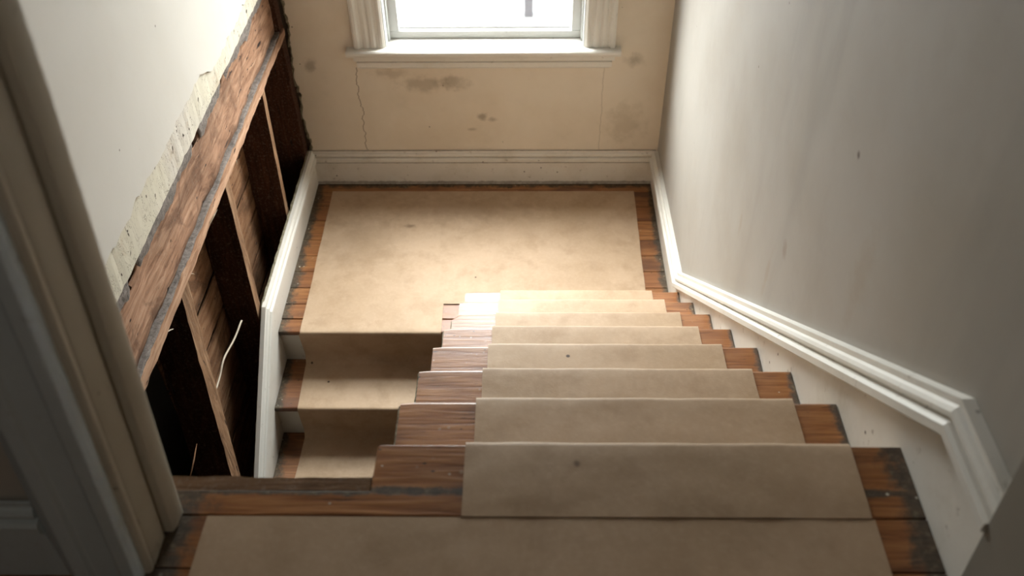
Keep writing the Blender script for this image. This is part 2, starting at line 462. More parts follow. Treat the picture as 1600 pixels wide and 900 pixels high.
# left piece follows the broken edge, the rest are boxes round the opening
mb.prism(poly+[(-.60, TOP), (-.60, -3.5)], lambda x, z: (x, WY, z), lambda x, z: (x, WY+.018, z))
mb.box(-.60, WX0, WY, WY+.018, -3.5, TOP)
mb.box(WX1, 1.03, WY, WY+.018, -3.5, TOP)
mb.box(WX0, WX1, WY, WY+.018, -3.5, WZ0)
mb.box(WX0, WX1, WY, WY+.018, WZ1, TOP)
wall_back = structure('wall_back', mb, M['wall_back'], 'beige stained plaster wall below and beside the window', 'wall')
mb = MB()
mb.box(-1.4, WX0, WY+.02, WY+.24, -3.5, TOP+.2); mb.box(WX1, 1.4, WY+.02, WY+.24, -3.5, TOP+.2)
mb.box(WX0, WX1, WY+.02, WY+.24, -3.5, WZ0); mb.box(WX0, WX1, WY+.02, WY+.24, WZ1, TOP+.2)
mb.build('masonry', M['cellar'], wall_back)
# crumbly raw edge of the plaster
mb = MB()
for i, (x, z) in enumerate(be):
    r_ = random.uniform(.004, .010)
    mb.box(x-r_*1.3, x+.001, WY+.001, WY+.016, z-.011, z+.013, (1, 1, 1))
mb.warp(.006, 60)
o = mb.build('broken_plaster_edge', M['broken'], wall_back); o['kind'] = 'stuff'

# right wall
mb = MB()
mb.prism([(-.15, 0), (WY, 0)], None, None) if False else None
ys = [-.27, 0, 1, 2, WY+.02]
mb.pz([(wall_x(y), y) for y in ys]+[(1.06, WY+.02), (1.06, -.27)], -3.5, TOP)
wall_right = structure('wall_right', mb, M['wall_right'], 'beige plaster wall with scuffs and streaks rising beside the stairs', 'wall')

# left wall: skim coat, old base coat, joist, plate, studs and sheathing
ZSK = -.300; ZCR = -.437; XW = -.870
mb = MB()
N = 130; y0, y1 = -.17, WY
edge = []
for i in range(N+1):
    y = y0+(y1-y0)*i/N
    z = ZSK + .012*noise.noise(Vector((y*4, 3, 0))) + .016*noise.noise(Vector((y*17, 1, 0))) + .008*noise.noise(Vector((y*55, 8, 0)))
    if 1.82 < y < 2.6: z -= .055*min(1, (y-1.82)/.12)*(1+.5*noise.noise(Vector((y*20, 2, 2))))
    edge.append((y, z))
vs = []; fs = []
for i, (y, z) in enumerate(edge):
    vs += [(XW, y, z), (XW, y, z+.02), (XW, y, TOP), (XW-.006, y, z-.001), (XW-.006, y, TOP)]
for i in range(N):
    a, b = i*5, i*5+5
    fs += [(a, a+1, b+1, b), (a+1, a+2, b+2, b+1), (a, b, b+3, a+3), (a+3, b+3, b+4, a+4), (a+2, a+4, b+4, b+2)]
mb.add(vs, fs)
wall_left = structure('wall_left', mb, M['wall_left'], 'white plaster wall over an opened up timber frame beside the lower stairs', 'wall')
mb = MB()
vs = []; fs = []
for i in range(N+1):
    y = y0+(y1-y0)*i/N
    z = ZCR + .005*noise.noise(Vector((y*9, 3, 5))) + .006*noise.noise(Vector((y*45, 1, 9)))
    x = XW-.007; r_ = .0025*noise.noise(Vector((y*22, 4, 1)))
    vs += [(x+r_-.002, y, z), (x+r_, y, (z+ZSK)/2), (x, y, ZSK+.12), (x-.016, y, z+.008), (x-.016, y, ZSK+.12)]
for i in range(N):
    a, b = i*5, i*5+5
    fs += [(a, a+1, b+1, b), (a+1, a+2, b+2, b+1), (a, b, b+3, a+3), (a+3, b+3, b+4, a+4), (a+2, a+4, b+4, b+2)]
mb.add(vs, fs)
mb.build('old_base_coat', M['cream'], wall_left, label='flaking cream coloured old paint strip')
# joist with hewn face
mb = MB(); mb.box(-.965, -.915, -.05, 2.985, -.735, -.475, (2, 90, 8))
mb.warp(.010, 5, (1, .3, .25), 3); mb.warp(.006, 17, (1, .2, .3), 5); mb.warp(.003, 60, (1, 0, .6), 7)
GAPS = [(.955, 1.01), (1.66, 1.72), (2.06, 2.11)]
mb.v = [(x, y, z-.055) if z > -.50 and any(a < y < b for a, b in GAPS) else (x, y, z) for x, y, z in mb.v]
mb.build('joist', M['joist'], wall_left, smooth=True, label='rough pinkish brown hewn joist')
# grey plaster keys along the top margin of the joist, in lumps with gaps
mb = MB(); n = 260; vs = []; fs = []
for i in range(n+1):
    y = 3.0*i/n-.03
    g = 1.0
    for g0, g1 in GAPS: g = min(g, max(0, (abs(y-(g0+g1)/2)-(g1-g0)*.45)/.03))
    h = (.064+.030*noise.noise(Vector((y*7, 2, 2)))+.012*noise.noise(Vector((y*30, 2, 7))))*max(0, g)
    for k in range(6):
        u = k/5; q = noise.noise(Vector((y*40, u*4, 1)))*.004+noise.noise(Vector((y*110, u*9, 3)))*.0025
        vs.append((-.905+(.011*math.sin(math.pi*min(1, .35+u*.65))+q)*g*(1 if k < 5 else 0)-(0 if g > 0 else .02), y, -.448-h*u-(0 if g else .03)))
    if i:
        a_ = (i-1)*6; b_ = i*6
        for k in range(5): fs.append((a_+k, a_+k+1, b_+k+1, b_+k))
mb.add(vs, fs)
o = mb.build('plaster_key', M['mortar'], wall_left, smooth=True, label='grey crumbled plaster and dust'); o['kind'] = 'stuff'
# plate: its top ledge carries grey dust
mb = MB(); mb.box(-.965, -.885, .0, 2.985, -.775, -.737, (3, 90, 2))
mb.warp(.004, 12, (1, .2, 1), 4); mb.warp(.003, 50, (1, 0, 1), 6)
plate = mb.build('plate', M['plate'], wall_left, label='pale splintered lower plate of the frame')
mb = MB(); mb.box(-.925, -.894, .02, 2.98, -.738, -.732, (4, 110, 1))
mb.warp(.006, 26, (.7, .2, 1), 9); mb.warp(.003, 90, (1, .5, 1), 10)
o = mb.build('dust', M['mortar'], plate, smooth=True, label='grey dust lying on the ledge'); o['kind'] = 'stuff'
for (y, z, dy, dz, dx, r_) in ((1.55, -.775, .06, .035, .03, .004), (1.98, -.772, -.02, -.02, .01, .002), (1.02, -.776, .03, -.015, .012, .0025), (1.30, -.777, .02, -.02, .008, .0015), (2.4, -.770, .03, -.012, .008, .0015)):
    mb = MB(); a = Vector((-.892, y, z)); b = a+Vector((dx, dy, dz)); mb.tube([a, a.lerp(b, .6)+Vector((.002, 0, .003)), b], [r_, r_*.8, .0004], 5)
    mb.build('splinter', M['splinter'], plate)
# studs
def stud(yt, yb_, th=.042, x0=-1.042, x1=-.902, zt=-.775, zb=-3.45, mat=None, seed=0):
    mb = MB(); n = 60; sl = (yt-yb_)/.66
    vs = []; fs = []
    for i in range(n+1):
        z = zt+(zb-zt)*i/n; yc = yt-(zt-z)*sl*(1 if z > -1.9 else 0)-(sl*1.125 if z <= -1.9 else 0)
        q = .0035*noise.noise(Vector((seed, 0, z*14)))+.002*noise.noise(Vector((seed, 5, z*60)))
        q2 = .003*noise.noise(Vector((seed, 9, z*18)))
        vs += [(x0, yc-th/2, z), (x1+q2, yc-th/2+q, z), (x1+q2*.5, yc+th/2+q*.5, z), (x0, yc+th/2, z)]
        if i:
            a = (i-1)*4; b = i*4
            for k in range(4): fs.append((a+k, a+(k+1) % 4, b+(k+1) % 4, b+k))
    fs += [(0, 1, 2, 3), (n*4+3, n*4+2, n*4+1, n*4)]
    mb.add(vs, fs); mb.mi = [1 if (f_ % 4 == 1 and f_ < n*4) else 0 for f_ in range(len(fs))]
    return mb.build('stud', None, wall_left, mats=[M['stud'], M['lit_stud_edge']])
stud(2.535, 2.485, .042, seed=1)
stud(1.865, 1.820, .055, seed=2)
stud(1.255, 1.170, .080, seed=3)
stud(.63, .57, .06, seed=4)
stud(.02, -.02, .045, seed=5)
# corner stud, in the wood colour darkened for shade
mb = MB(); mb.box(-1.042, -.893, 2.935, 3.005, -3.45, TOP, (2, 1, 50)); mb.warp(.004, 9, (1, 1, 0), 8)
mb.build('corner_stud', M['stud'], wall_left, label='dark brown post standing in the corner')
# sheathing boards on the far side of the studs
z = -.82; hs = [.16, .185, .195, .185, .19, .18, .19, .185, .19, .18, .19, .19, .18]; i = 0
zb = -.80
bounds = [-.70, -.885, -1.065, -1.245, -1.425, -1.60, -1.78, -1.96, -2.14, -2.32, -2.50, -2.68, -2.86, -3.04, -3.22, -3.40]
for i in range(len(bounds)-1):
    mb = MB(); mb.box(-1.053, -1.046, 1.16, 3.0, bounds[i+1]+.011, bounds[i]-.009, (1, 24, 2))
    mb.warp(.004, 3, (1, 0, 1), i); mb.warp(.0025, 14, (.5, 0, 1), i+20)
    mb.build('sheathing_board', M['sheath'], wall_left)
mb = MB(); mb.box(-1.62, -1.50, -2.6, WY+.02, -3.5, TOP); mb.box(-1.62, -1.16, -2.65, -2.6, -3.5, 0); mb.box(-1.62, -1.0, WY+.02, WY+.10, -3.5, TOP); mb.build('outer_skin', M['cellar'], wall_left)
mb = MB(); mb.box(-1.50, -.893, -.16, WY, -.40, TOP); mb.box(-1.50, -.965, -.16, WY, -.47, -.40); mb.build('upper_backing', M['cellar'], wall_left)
# stairwell closing walls
mb = MB(); mb.box(-1.50, 1.06, -2.6, -.9, -3.5, -.35); mb.box(-1.50, -.02, -.9, -.70, -3.5, -.06)
structure('wall_under_hall', mb, M['cellar'], 'plain dark wall closing the stairwell under the hall')
mb = MB(); mb.box(-1.62, 1.06, -2.65, WY+.05, -3.6, ZLOW)
structure('floor_lower', mb, M['cellar'], 'dark floor at the foot of the lower stairs', 'floor')
mb = MB(); mb.box(-1.9, 1.9, -3.6, WY+.26, TOP, TOP+.12)
structure('ceiling', mb, M['ceiling'], 'pale ceiling over stairwell and hall', 'ceiling')

# hall walls behind the camera and the doorway
DY0, DY1 = -.257, -.175
mb = MB()
mb.box(-1.75, -.40, DY0+.012, DY1, 0, TOP)
mb.box(-.40, 1.03, DY0+.012, DY1, 2.1, TOP)
mb.box(1.00, 1.75, -.36, -.285, 0, TOP)
M['hall_front'] = m_plaster('hall_front_paint', (.52, .48, .42), mott=.3)
wall_front = structure('wall_front', mb, M['hall_front'], 'dim grey brown wall left of the doorway', 'wall')
mb = MB(); mb.box(-1.85, -1.75, -3.4, DY1, 0, TOP); structure('wall_hall_left', mb, M['hall'], 'plain hall wall far left behind the viewer', 'wall')
mb = MB(); mb.box(1.75, 1.85, -3.4, -.28, 0, TOP); structure('wall_hall_right', mb, M['hall'], 'plain hall wall far right behind the viewer', 'wall')
mb = MB(); mb.box(-1.85, 1.85, -3.5, -3.4, 0, TOP); structure('wall_hall_rear', mb, M['hall'], 'plain hall wall behind the viewer', 'wall')

# ------------------------------------------------------------------ mouldings
CAP = [(0, 0), (.003, 0), (.0035, .004), (.016, .006), (.019, .010), (.019, .026), (.014, .031), (.005, .033), (.005, .038), (.012, .041), (.012, .049), (.008, .056), (.003, .060), (.003, .072), (0, .073)]
# right: level along the hall, down with the stairs, level on the landing
ZC = .173     # underside of the cap over the hall floor
kx0 = -.115; kx1 = 1.985
ZCB = ZL+.140
path_r = [(-.285, ZC), (kx0, ZC), (kx1, ZCB+.035), (YB, ZCB)]
slope = (ZCB+.035-ZC)/(kx1-kx0)
def place_r(a, z, d): return (wall_x(a)-.0165-d*1.25+ (.0165 if d == 0 else 0), a, z)
mb = MB().sweep(path_r, CAP, place_r)
bb_right = structure('baseboard_right', mb, M['white'], 'white moulded skirting that kinks and runs down the right side of the stairs', 'baseboard')
poly = [(-.285, ZC+.002), (kx0, ZC+.002), (kx1, ZCB+.037), (YB, ZCB+.002), (YB, ZL-.05), (1.85, ZL-.05), (1.6, ZL+.02), (kx0+.1, -.42), (-.285, -.06)]
mb = MB().prism(poly, lambda y, z: (xr(y), y, z), lambda y, z: (xr(y)+.03, y, z))
mb.build('skirt_board', M['white_scuffed'], bb_right)
# back
mb = MB().sweep([(XL-.01, ZL+.140), (wall_x(YB)-.01, ZL+.140)], CAP, lambda a, z, d: (a, YB+.012-d*1.1, z))
bb_back = structure('baseboard_back', mb, M['white_back'], 'scuffed white skirting along the wall under the window', 'baseboard')
mb = MB().box(XL-.01, xr(YB)+.01, YB, YB+.018, ZL-.03, ZL+.141); mb.build('skirt_board', M['white_back'], bb_back)
# left: level along the landing then down with the lower flight
kl = 1.845
path_l = [(YB+.004, ZL+.142), (kl, ZL+.142), (kl-2.0, ZL+.142-2.0*.775)]
CAPL = [(-.012, 0), (.006, 0), (.0065, .004), (.014, .006), (.017, .010), (.017, .026), (.013, .031), (.0085, .033), (.0085, .037), (.012, .040), (.012, .048), (.009, .056), (.004, .062), (.003, .074), (-.012, .074)]
def place_l(a, z, d): return (XL-.006+d*1.2, a, z)
mb = MB().sweep(path_l, CAPL, place_l)
bb_left = structure('baseboard_left', mb, M['white'], 'white skirting of the landing turning down the lower stairs in front of the open studs', 'baseboard')
poly = [(YB, ZL+.144), (kl, ZL+.144), (kl-2.0, ZL+.144-2.0*.775), (kl-2.0, ZL-2.0-.3), (1.5, ZL-.62), (YB, ZL-.06)]
mb = MB().prism(poly, lambda y, z: (XL, y, z), lambda y, z: (XL-.018, y, z))
mb.build('skirt_board', M['white_scuffed'], bb_left)
# ragged strip of wall plaster still standing behind the cap
mb = MB(); n = 120; vs = []; fs = []
for i in range(n+1):
    y = YB-(YB+.1)*i/n
    zt = ZL+.142+.074-max(0, kl-y)*.775
    h = .004+.006*noise.noise(Vector((y*18, 0, 4)))
    xo = -.893+.005*noise.noise(Vector((y*23, 3, 4)))
    vs += [(-.884, y, zt+h-.002), (xo, y, zt+h), (xo, y, zt-.09), (-.884, y, zt-.09)]
    if i:
        a = (i-1)*4; b = i*4
        for k in range(4): fs.append((a+k, a+(k+1) % 4, b+(k+1) % 4, b+k))
mb.add(vs, fs); mb.build('plaster_remnant', M['broken'], bb_left)

# ------------------------------------------------------------------ floors
# hall floor
floor = empty('floor'); floor['kind'] = 'structure'; floor['label'] = 'worn orange brown floorboards of the upper hall'; floor['category'] = 'floor'
XF0, XF1 = -.50, .975
T = .026
# nosing board, cut back on the left
prof = [(0.006, -.0995), (.008, -.004), (.012, 0), (XF1, 0), (XF1, -.1495), (-.45, -.1495), (-.45, -.0995)]
mb = MB(); mb.prism([(x, y) for x, y in prof], lambda x, y: (x, y, -T), lambda x, y: (x, y, 0))
mb.build('floorboard', M['floor_up'], floor, bevel=.005, seg=3, label='notched nosing board at the head of the stairs')
mb = MB(); mb.box(-.45, .004, -.098, -.070, -T-.004, -.003, (40, 1, 1)); mb.warp(.0025, 30, (.2, 1, .6))
mb.build('nosing_strip', M['raw_x'], floor, label='raw unvarnished wood strip at the edge of the stairwell')
ys = [-.151, -.251, -.351, -.452, -.552, -.652, -.752]
for i in range(len(ys)-1):
    mb = MB(); mb.box(XF0, XF1+.01, ys[i+1]+.0012, ys[i]-.0012, -T, 0)
    mb.build('floorboard', M['floor_up'], floor, bevel=.0015, seg=1)
mb = MB(); mb.box(-1.75, 1.75, -3.4, -.752, -T, 0); mb.box(-1.75, XF0, -.752, -.10, -T, 0); mb.box(XF1+.01, 1.75, -.752, -.27, -T, 0)
mb.build('hall_floor', M['floor_up'], floor)
mb = MB(); mb.box(-1.0, .0, -.75, -.105, -.35, -T-.002); mb.box(0, 1.0, -.75, -.05, -.35, -T-.002)
mb.build('subfloor', M['cellar'], floor)
# landing floor
land = empty('floor_landing'); land['kind'] = 'structure'; land['label'] = 'orange brown floorboards of the landing under the window'; land['category'] = 'floor'
ys = [YE, 1.962, 2.058, 2.170, 2.286, 2.402, 2.525, 2.676, 2.80, 2.92, YB+.002]
for i in range(len(ys)-1):
    x1 = .96
    z_ = ZL+random.uniform(-.0008, .0008)
    mb = MB()
    if i == 0:
        prof = [(-.03, ys[0]+.004), (XL-.002, ys[0]+.004), (XL-.002, ys[1]-.001), (x1, ys[1]-.001), (x1, 1.93), (-.03, 1.93)]
        mb.prism(prof, lambda x, y: (x, y, z_-T), lambda x, y: (x, y, z_))
        mb.build('floorboard', M['floor_land'], land, bevel=.009, seg=3)
        continue
    mb.box(XL-.002, x1, ys[i]+.0012, ys[i+1]-.0012, z_-T, z_)
    mb.build('floorboard', M['floor_land'], land, bevel=.0015, seg=1)
mb = MB(); mb.box(-.89, .96, YE+.05, YB+.01, ZL-.16, ZL-T-.002); mb.build('subfloor', M['cellar'], land)

# ------------------------------------------------------------------ stairs
def tread_prof(yn, yback, z, t=.028, r=.010):
    p = [(yback, z), (yback, z-t)]
    d = -1 if yn < yback else 1
    for k in range(7):
        a = -math.pi/2+math.pi*k/6
        p.append((yn-d*r+d*r*math.cos(a), z-t/2+(t/2)*math.sin(a)))
    return p
st = empty('staircase')
tag(st, 'upper flight of worn wooden stairs running down to the landing below the window', 'staircase')
for j in range(1, 8):
    yn = j*RUN; z_ = -j*RISE
    x1 = xr(yn)-.002
    mb = MB(); xs = [.002, .03, .12, .5, .9, x1]
    pr = tread_prof(yn, (j-1)*RUN-.04, z_)
    # round the outer front corner of some worn treads
    wear = {1: .004, 2: .003, 3: .004, 4: .006, 5: .03, 6: .004, 7: .004}[j]
    for a in range(len(xs)-1):
        mb.px(pr, xs[a], xs[a+1]) if False else None
    k = len(pr); vs = []; fs = []
    for a, x in enumerate(xs):
        for (y, z) in pr:
            yy = y - (wear if (a == 0 and y > yn-.05) else (wear*.15 if a == 1 and y > yn-.05 else 0))
            dz = .0012*noise.noise(Vector((x*6, y*6, j*3)))
            vs.append((x, yy, z+dz))
    for a in range(len(xs)-1):
        for b in range(k): fs.append((a*k+b, a*k+(b+1) % k, (a+1)*k+(b+1) % k, (a+1)*k+b))
    fs += [tuple(range(k))[::-1], tuple((len(xs)-1)*k+b for b in range(k))]
    mb.add(vs, fs); tr = mb.build('tread', M['tread'], st)
    if j in (3, 6, 7): continue
    mb = MB(); mb.box(-.0015, .0025, (j-1)*RUN+.0, yn-.012-wear, z_-.026, z_-.001, (1, 14, 1)); mb.warp(.0016, 60, (1, .4, 1), j)
    mb.build('paint_drip', M['broken'], tr, label='cream paint left on the end of the tread')
for j in range(0, 8):
    mb = MB(); y = j*RUN-.030; mb.box(.006, xr(y)-.001, y-.018, y, -(j+1)*RISE-.026, -j*RISE-.026)
    mb.build('riser', M['riser'], st)
# carriage / side panel under the upper flight
poly = [(-.06, -.03)]
for j in range(0, 8): poly += [(j*RUN-.03, -j*RISE-.028), (j*RUN-.03, -(j+1)*RISE-.028)]
poly += [(1.86, ZL-.16), (1.86, -3.34), (-.70, -3.34), (-.70, -.36), (-.06, -.36)]
mb = MB().px(poly, .006, .03); mb.build('side_panel', M['cellar'], st)
# scotia-like nail heads and scuffs are in the varnish; lower flight
s2 = empty('staircase')
tag(s2, 'lower flight of shaded stairs going down beside the open stud wall', 'staircase')
for m_ in range(1, 8):
    yn = YE-m_*RUN; z_ = ZL-m_*RISE
    mb = MB(); mb.px(tread_prof(yn, YE-(m_-1)*RUN+.045, z_), XL-.004, .004)
    mb.build('tread', M['tread_low'], s2)
for m_ in range(0, 8):
    y = YE-m_*RUN+.026
    mb = MB(); mb.box(XL-.002, .004, y, y+.018, ZL-(m_+1)*RISE-.0, ZL-m_*RISE-.027)
    mb.build('riser', M['riser'], s2)

# ------------------------------------------------------------------ kraft paper
def smooth_path(pts, r=.012, n=5):
    out = [pts[0]]
    for i in range(1, len(pts)-1):
        a, b, c = Vector(pts[i-1]), Vector(pts[i]), Vector(pts[i+1])
        rr = min(r, (a-b).length*.45, (c-b).length*.45)
        p = b+(a-b).normalized()*rr; q = b+(c-b).normalized()*rr
        for k in range(n+1):
            u = k/n; out.append(tuple(p*(1-u)**2+b*2*u*(1-u)+q*u*u))
    out.append(pts[-1])
    # subdivide the long runs
    res = [out[0]]
    for i in range(1, len(out)):
        a, b = Vector(out[i-1]), Vector(out[i]); m = max(1, int((b-a).length/.022))
        for k in range(1, m+1): res.append(tuple(a.lerp(b, k/m)))
    return res
def sheet(name, rows, xs_fn, nx, keep=None, wob=.0025, seed=0):
    vs = []; fs = []; n = len(rows); used = {}
    for i, (y, z) in enumerate(rows):
        x0, x1 = xs_fn(y, z)
        for k in range(nx+1):
            x = x0+(x1-x0)*k/nx
            q = noise.noise(Vector((x*5+seed, y*6, z*6)))*wob + noise.noise(Vector((x*13+seed, y*11, z*11)))*wob*.5
            e = noise.noise(Vector((seed, y*7, z*7)))*.0025 if k in (0, nx) else 0
            a = rows[max(0, i-1)]; b = rows[min(n-1, i+1)]
            t = Vector((b[0]-a[0], b[1]-a[1])).normalized() if a != b else Vector((1, 0))
            nn = Vector((-t.y, t.x));  nn = nn if nn.y > .01 or (abs(nn.y) <= .01 and True) else -nn
            if SGN[0]*nn.x < 0 and abs(nn.y) < .5: nn = -nn
            qq = abs(q)+.001
            vs.append((x+e, y+nn.x*qq, z+nn.y*qq))
    w = nx+1
    for i in range(n-1):
        for k in range(nx):
            if keep is None or keep((vs[i*w+k][0]+vs[i*w+k+1][0])/2, (rows[i][0]+rows[i+1][0])/2, (rows[i][1]+rows[i+1][1])/2):
                fs.append((i*w+k, i*w+k+1, (i+1)*w+k+1, (i+1)*w+k))
    us = sorted({i for f in fs for i in f}); mp = {a: b for b, a in enumerate(us)}
    mb = MB(); mb.add([vs[i] for i in us], [tuple(mp[i] for i in f) for f in fs])
    o = mb.build(name, M['kraft'], smooth=True)
    so = o.modifiers.new('thickness', 'SOLIDIFY'); so.thickness = .0005; so.offset = 0
    es = o.modifiers.new('crisp_rim', 'EDGE_SPLIT'); es.split_angle = math.radians(50)
    return o
SGN = [1]
# runner on the upper flight
pts = [(-.1525, .0024), (-.12, .0036)]
for j in range(8):
    b = .007+.003*math.sin(j*2.3)
    pts += [(j*RUN+b, -j*RISE+.0035)]
    pts += [(j*RUN+b-.001, -j*RISE-.03)]
    pts += [(j*RUN-.022+.006, -(j+1)*RISE+.045), (j*RUN-.006, -(j+1)*RISE+.005)]
pts += [(8*RUN-.26, ZL+.004), (8*RUN-.20, ZL+.0045)]
rows = smooth_path(pts, .013)
def runner_x(y, z):
    u = max(0, min(1, y/1.93)); return (.1695-.010*u, .868-.036*u)
o = sheet('paper_runner', rows, runner_x, 40, seed=2)
tag(o, 'brown kraft paper runner folded down the upper flight of stairs', 'paper')
# sheet on the hall floor, laid over the head of the runner
rows = [(-.1535-.02*k, .0012) for k in range(0, 31)]
o = sheet('paper_sheet', rows, lambda y, z: (-.262+.008*math.sin(y*5), .8725), 60, seed=5, wob=.0008)
tag(o, 'brown kraft paper sheet on the hall floor at the head of the stairs', 'paper')
# landing sheet with the corner cut out for a missing newel, running on down the lower flight
SGN = [-1]
pts = [(2.921, ZL+.003), (YE-.006, ZL+.0035), (YE-.006, ZL-.03)]
for m_ in range(0, 6):
    y = YE-m_*RUN; z_ = ZL-m_*RISE
    if m_: pts += [(y-.006, z_+.0035), (y-.005, z_-.03)]
    pts += [(y+.012, z_-RISE+.05), (y-.004, z_-RISE+.005)]
rows = smooth_path(pts, .014)
rows = [r for r in rows]
def land_x(y, z):
    if z > ZL-.004:
        u = (y-1.87)/(2.921-1.87); return (-.764-.014*u, .838+.011*u)
    return (-.766+.004*math.sin(y*9), .838)
def land_keep(x, y, z):
    if z < ZL-.004 or y < YE+.006: return x < -.113
    if y < 2.059:
        if x < -.113: return True
        if x < .0:
            return False
        return y > 2.012
    return True
o = sheet('paper_sheet', rows, land_x, 146, land_keep, seed=9, wob=.0022)
tag(o, 'brown kraft paper covering the landing under the window and hanging down the lower stairs', 'paper')

# ------------------------------------------------------------------ window
win = empty('window_1'); win['kind'] = 'structure'; win['label'] = 'white sash window above the landing'; win['category'] = 'window'
# reeded casing: profile (across, projection)
def casing_prof(x0, x1, yf, inward=1):
    w = x1-x0
    pr = [(0, 0), (0, .026), (.06, .030), (.14, .030), (.20, .018), (.27, .014), (.34, .020), (.42, .022), (.50, .015), (.58, .021), (.66, .022), (.72, .014), (.80, .014), (.86, .019), (.93, .019), (1, .012), (1, 0)]
    if inward < 0: pr = [(1-a, b) for a, b in pr][::-1]
    return [(x0+a*w, yf-b) for a, b in pr]
mb = MB().pz(casing_prof(-.563, WX0+.012, WY), -.851, 1.48); mb.build('casing', M['white'], win)
mb = MB().pz(casing_prof(WX1-.012, .700, WY, -1), -.851, 1.48); mb.build('casing', M['white'], win)
mb = MB().box(-.60, .74, WY-.028, WY, 1.44, 1.57); mb.build('head_casing', M['white'], win, bevel=.004)
# jamb liners
YO = WY+.22
for a, b in ((WX0-.001, WX0+.018), (WX1-.018, WX1+.001)):
    mb = MB().box(a, b, WY-.004, YO, -.86, WZ1); mb.build('jamb', M['window_white'], win)
mb = MB().box(WX0, WX1, WY-.004, YO, WZ1-.02, WZ1+.001); mb.build('head_jamb', M['window_white'], win)
# stops beside the lower sash
for a, b in ((WX0+.018, WX0+.028), (WX1-.028, WX1-.018)):
    mb = MB().box(a, b, 3.06, 3.085, -.855, WZ1-.02); mb.build('sash_stop', M['window_white'], win, bevel=.002)
# stool and apron
sp = [(3.11, -.852), (3.11, -.884), (2.962, -.884), (2.954, -.880), (2.950, -.870), (2.951, -.858), (2.957, -.852)]
mb = MB()
mb.px([(y, z) for y, z in sp if True], WX0+.001, WX1-.001)
sp2 = [(WY+.002, -.852), (WY+.002, -.8835), (2.962, -.8835), (2.954, -.880), (2.950, -.870), (2.951, -.858), (2.957, -.852)]
mb.px(sp2, -.602, WX0+.001); mb.px(sp2, WX1-.001, .728)
mb.build('stool', M['white'], win)
ap = [(WY, -.884), (WY-.030, -.884), (WY-.030, -.890), (WY-.026, -.898), (WY-.026, -.918), (WY-.012, -.921), (WY-.012, -.926), (WY-.020, -.930), (WY-.020, -.955), (WY-.010, -.962), (WY-.007, -.968), (WY, -.970)]
mb = MB().prism(ap, lambda y, z: (-.574+(0 if z > -.923 else .012)+(.010 if z < -.958 else 0), y, z), lambda y, z: (.702-(0 if z > -.923 else .012)-(.010 if z < -.958 else 0), y, z))
mb.build('apron', M['white'], win)
# lower sash
SX0, SX1 = WX0+.019, WX1-.019
sash = MB().box(SX0, SX1, 3.087, 3.125, -.850, -.812).build('bottom_rail', M['window_white'], win, bevel=.003)
MB().prism([(3.125, -.812), (3.093, -.812), (3.104, -.802), (3.104, -.797), (3.125, -.797)], lambda y, z: (SX0+.03, y, z), lambda y, z: (SX1-.03, y, z)).build('glazing_bead', M['window_white'], sash)
for a, b in ((SX0, SX0+.054), (SX1-.054, SX1)):
    MB().box(a, b, 3.088, 3.124, -.812, .26).build('stile', M['window_white'], win, bevel=.003)
MB().box(SX0, SX1, 3.087, 3.125, 0.235, .275).build('meeting_rail', M['window_white'], win, bevel=.003)
MB().box(SX0+.045, SX1-.045, 3.110, 3.113, -.815, .24).build('pane', M['glass'], win)
# upper sash, one track further out
for a, b in ((SX0, SX0+.05), (SX1-.05, SX1)):
    MB().box(a, b, 3.130, 3.165, .24, WZ1-.02).build('stile', M['window_white'], win, bevel=.003)
MB().box(SX0, SX1, 3.130, 3.165, 0.235, .275).build('meeting_rail', M['window_white'], win, bevel=.003)
MB().box(SX0, SX1, 3.130, 3.165, WZ1-.075, WZ1-.02).build('top_rail', M['window_white'], win, bevel=.003)
MB().box(SX0+.045, SX1-.045, 3.146, 3.149, .27, WZ1-.07).build('pane', M['glass'], win)
# outside sill and storm frame
MB().prism([(3.125, -.860), (3.30, -.885), (3.30, -.93), (3.125, -.93)], lambda y, z: (WX0+.001, y, z), lambda y, z: (WX1-.001, y, z)).build('outer_sill', M['window_white'], win)
MB().box(SX0, SX1, 3.190, 3.205, -.880, -.835).build('storm_rail', M['window_white'], win, bevel=.002)
for a, b in ((SX0, SX0+.025), (SX1-.025, SX1)):
    MB().box(a, b, 3.190, 3.205, -.835, WZ1-.02).build('storm_stile', M['window_white'], win, bevel=.002)

# ------------------------------------------------------------------ doorway trim
def lean(z): return .085*max(0, min(z, 1.0))
def leaning(poly_fn, name, mat, parent, z0=0, z1=2.1, n=10, k=1.0, label=None):
    """vertical strip with plan outline poly, following the out-of-plumb jamb"""
    pl_ = poly_fn; mb = MB(); m = len(pl_); vs = []; fs = []
    for i in range(n+1):
        z = z0+(z1-z0)*i/n
        for (x, y) in pl_: vs.append((x+lean(z)*k, y, z))
    for i in range(n):
        for q in range(m): fs.append((i*m+q, i*m+(q+1) % m, (i+1)*m+(q+1) % m, (i+1)*m+q))
    fs += [tuple(range(m))[::-1], tuple(n*m+q for q in range(m))]
    mb.add(vs, fs); return mb.build(name, mat, parent, bevel=.003, label=label)
tl = empty('trim_1'); tl['kind'] = 'structure'; tl['label'] = 'cream and grey painted door casing standing at the left of the stair head'; tl['category'] = 'door casing'
leaning([(-.42, -.140), (-.322, -.135), (-.312, -.145), (-.312, -.172), (-.318, -.185), (-.42, -.185)], 'stop', M['casing_cream'], tl)
leaning([(-.42, -.185), (-.336, -.185), (-.330, -.192), (-.330, -.244), (-.334, -.250), (-.42, -.250)], 'jamb', M['casing_cream'], tl)
leaning([(-.42, -.245), (-.334, -.245), (-.331, -.250), (-.331, -.258), (-.336, -.262), (-.42, -.262)], 'jamb_edge', M['casing_cream'], tl)
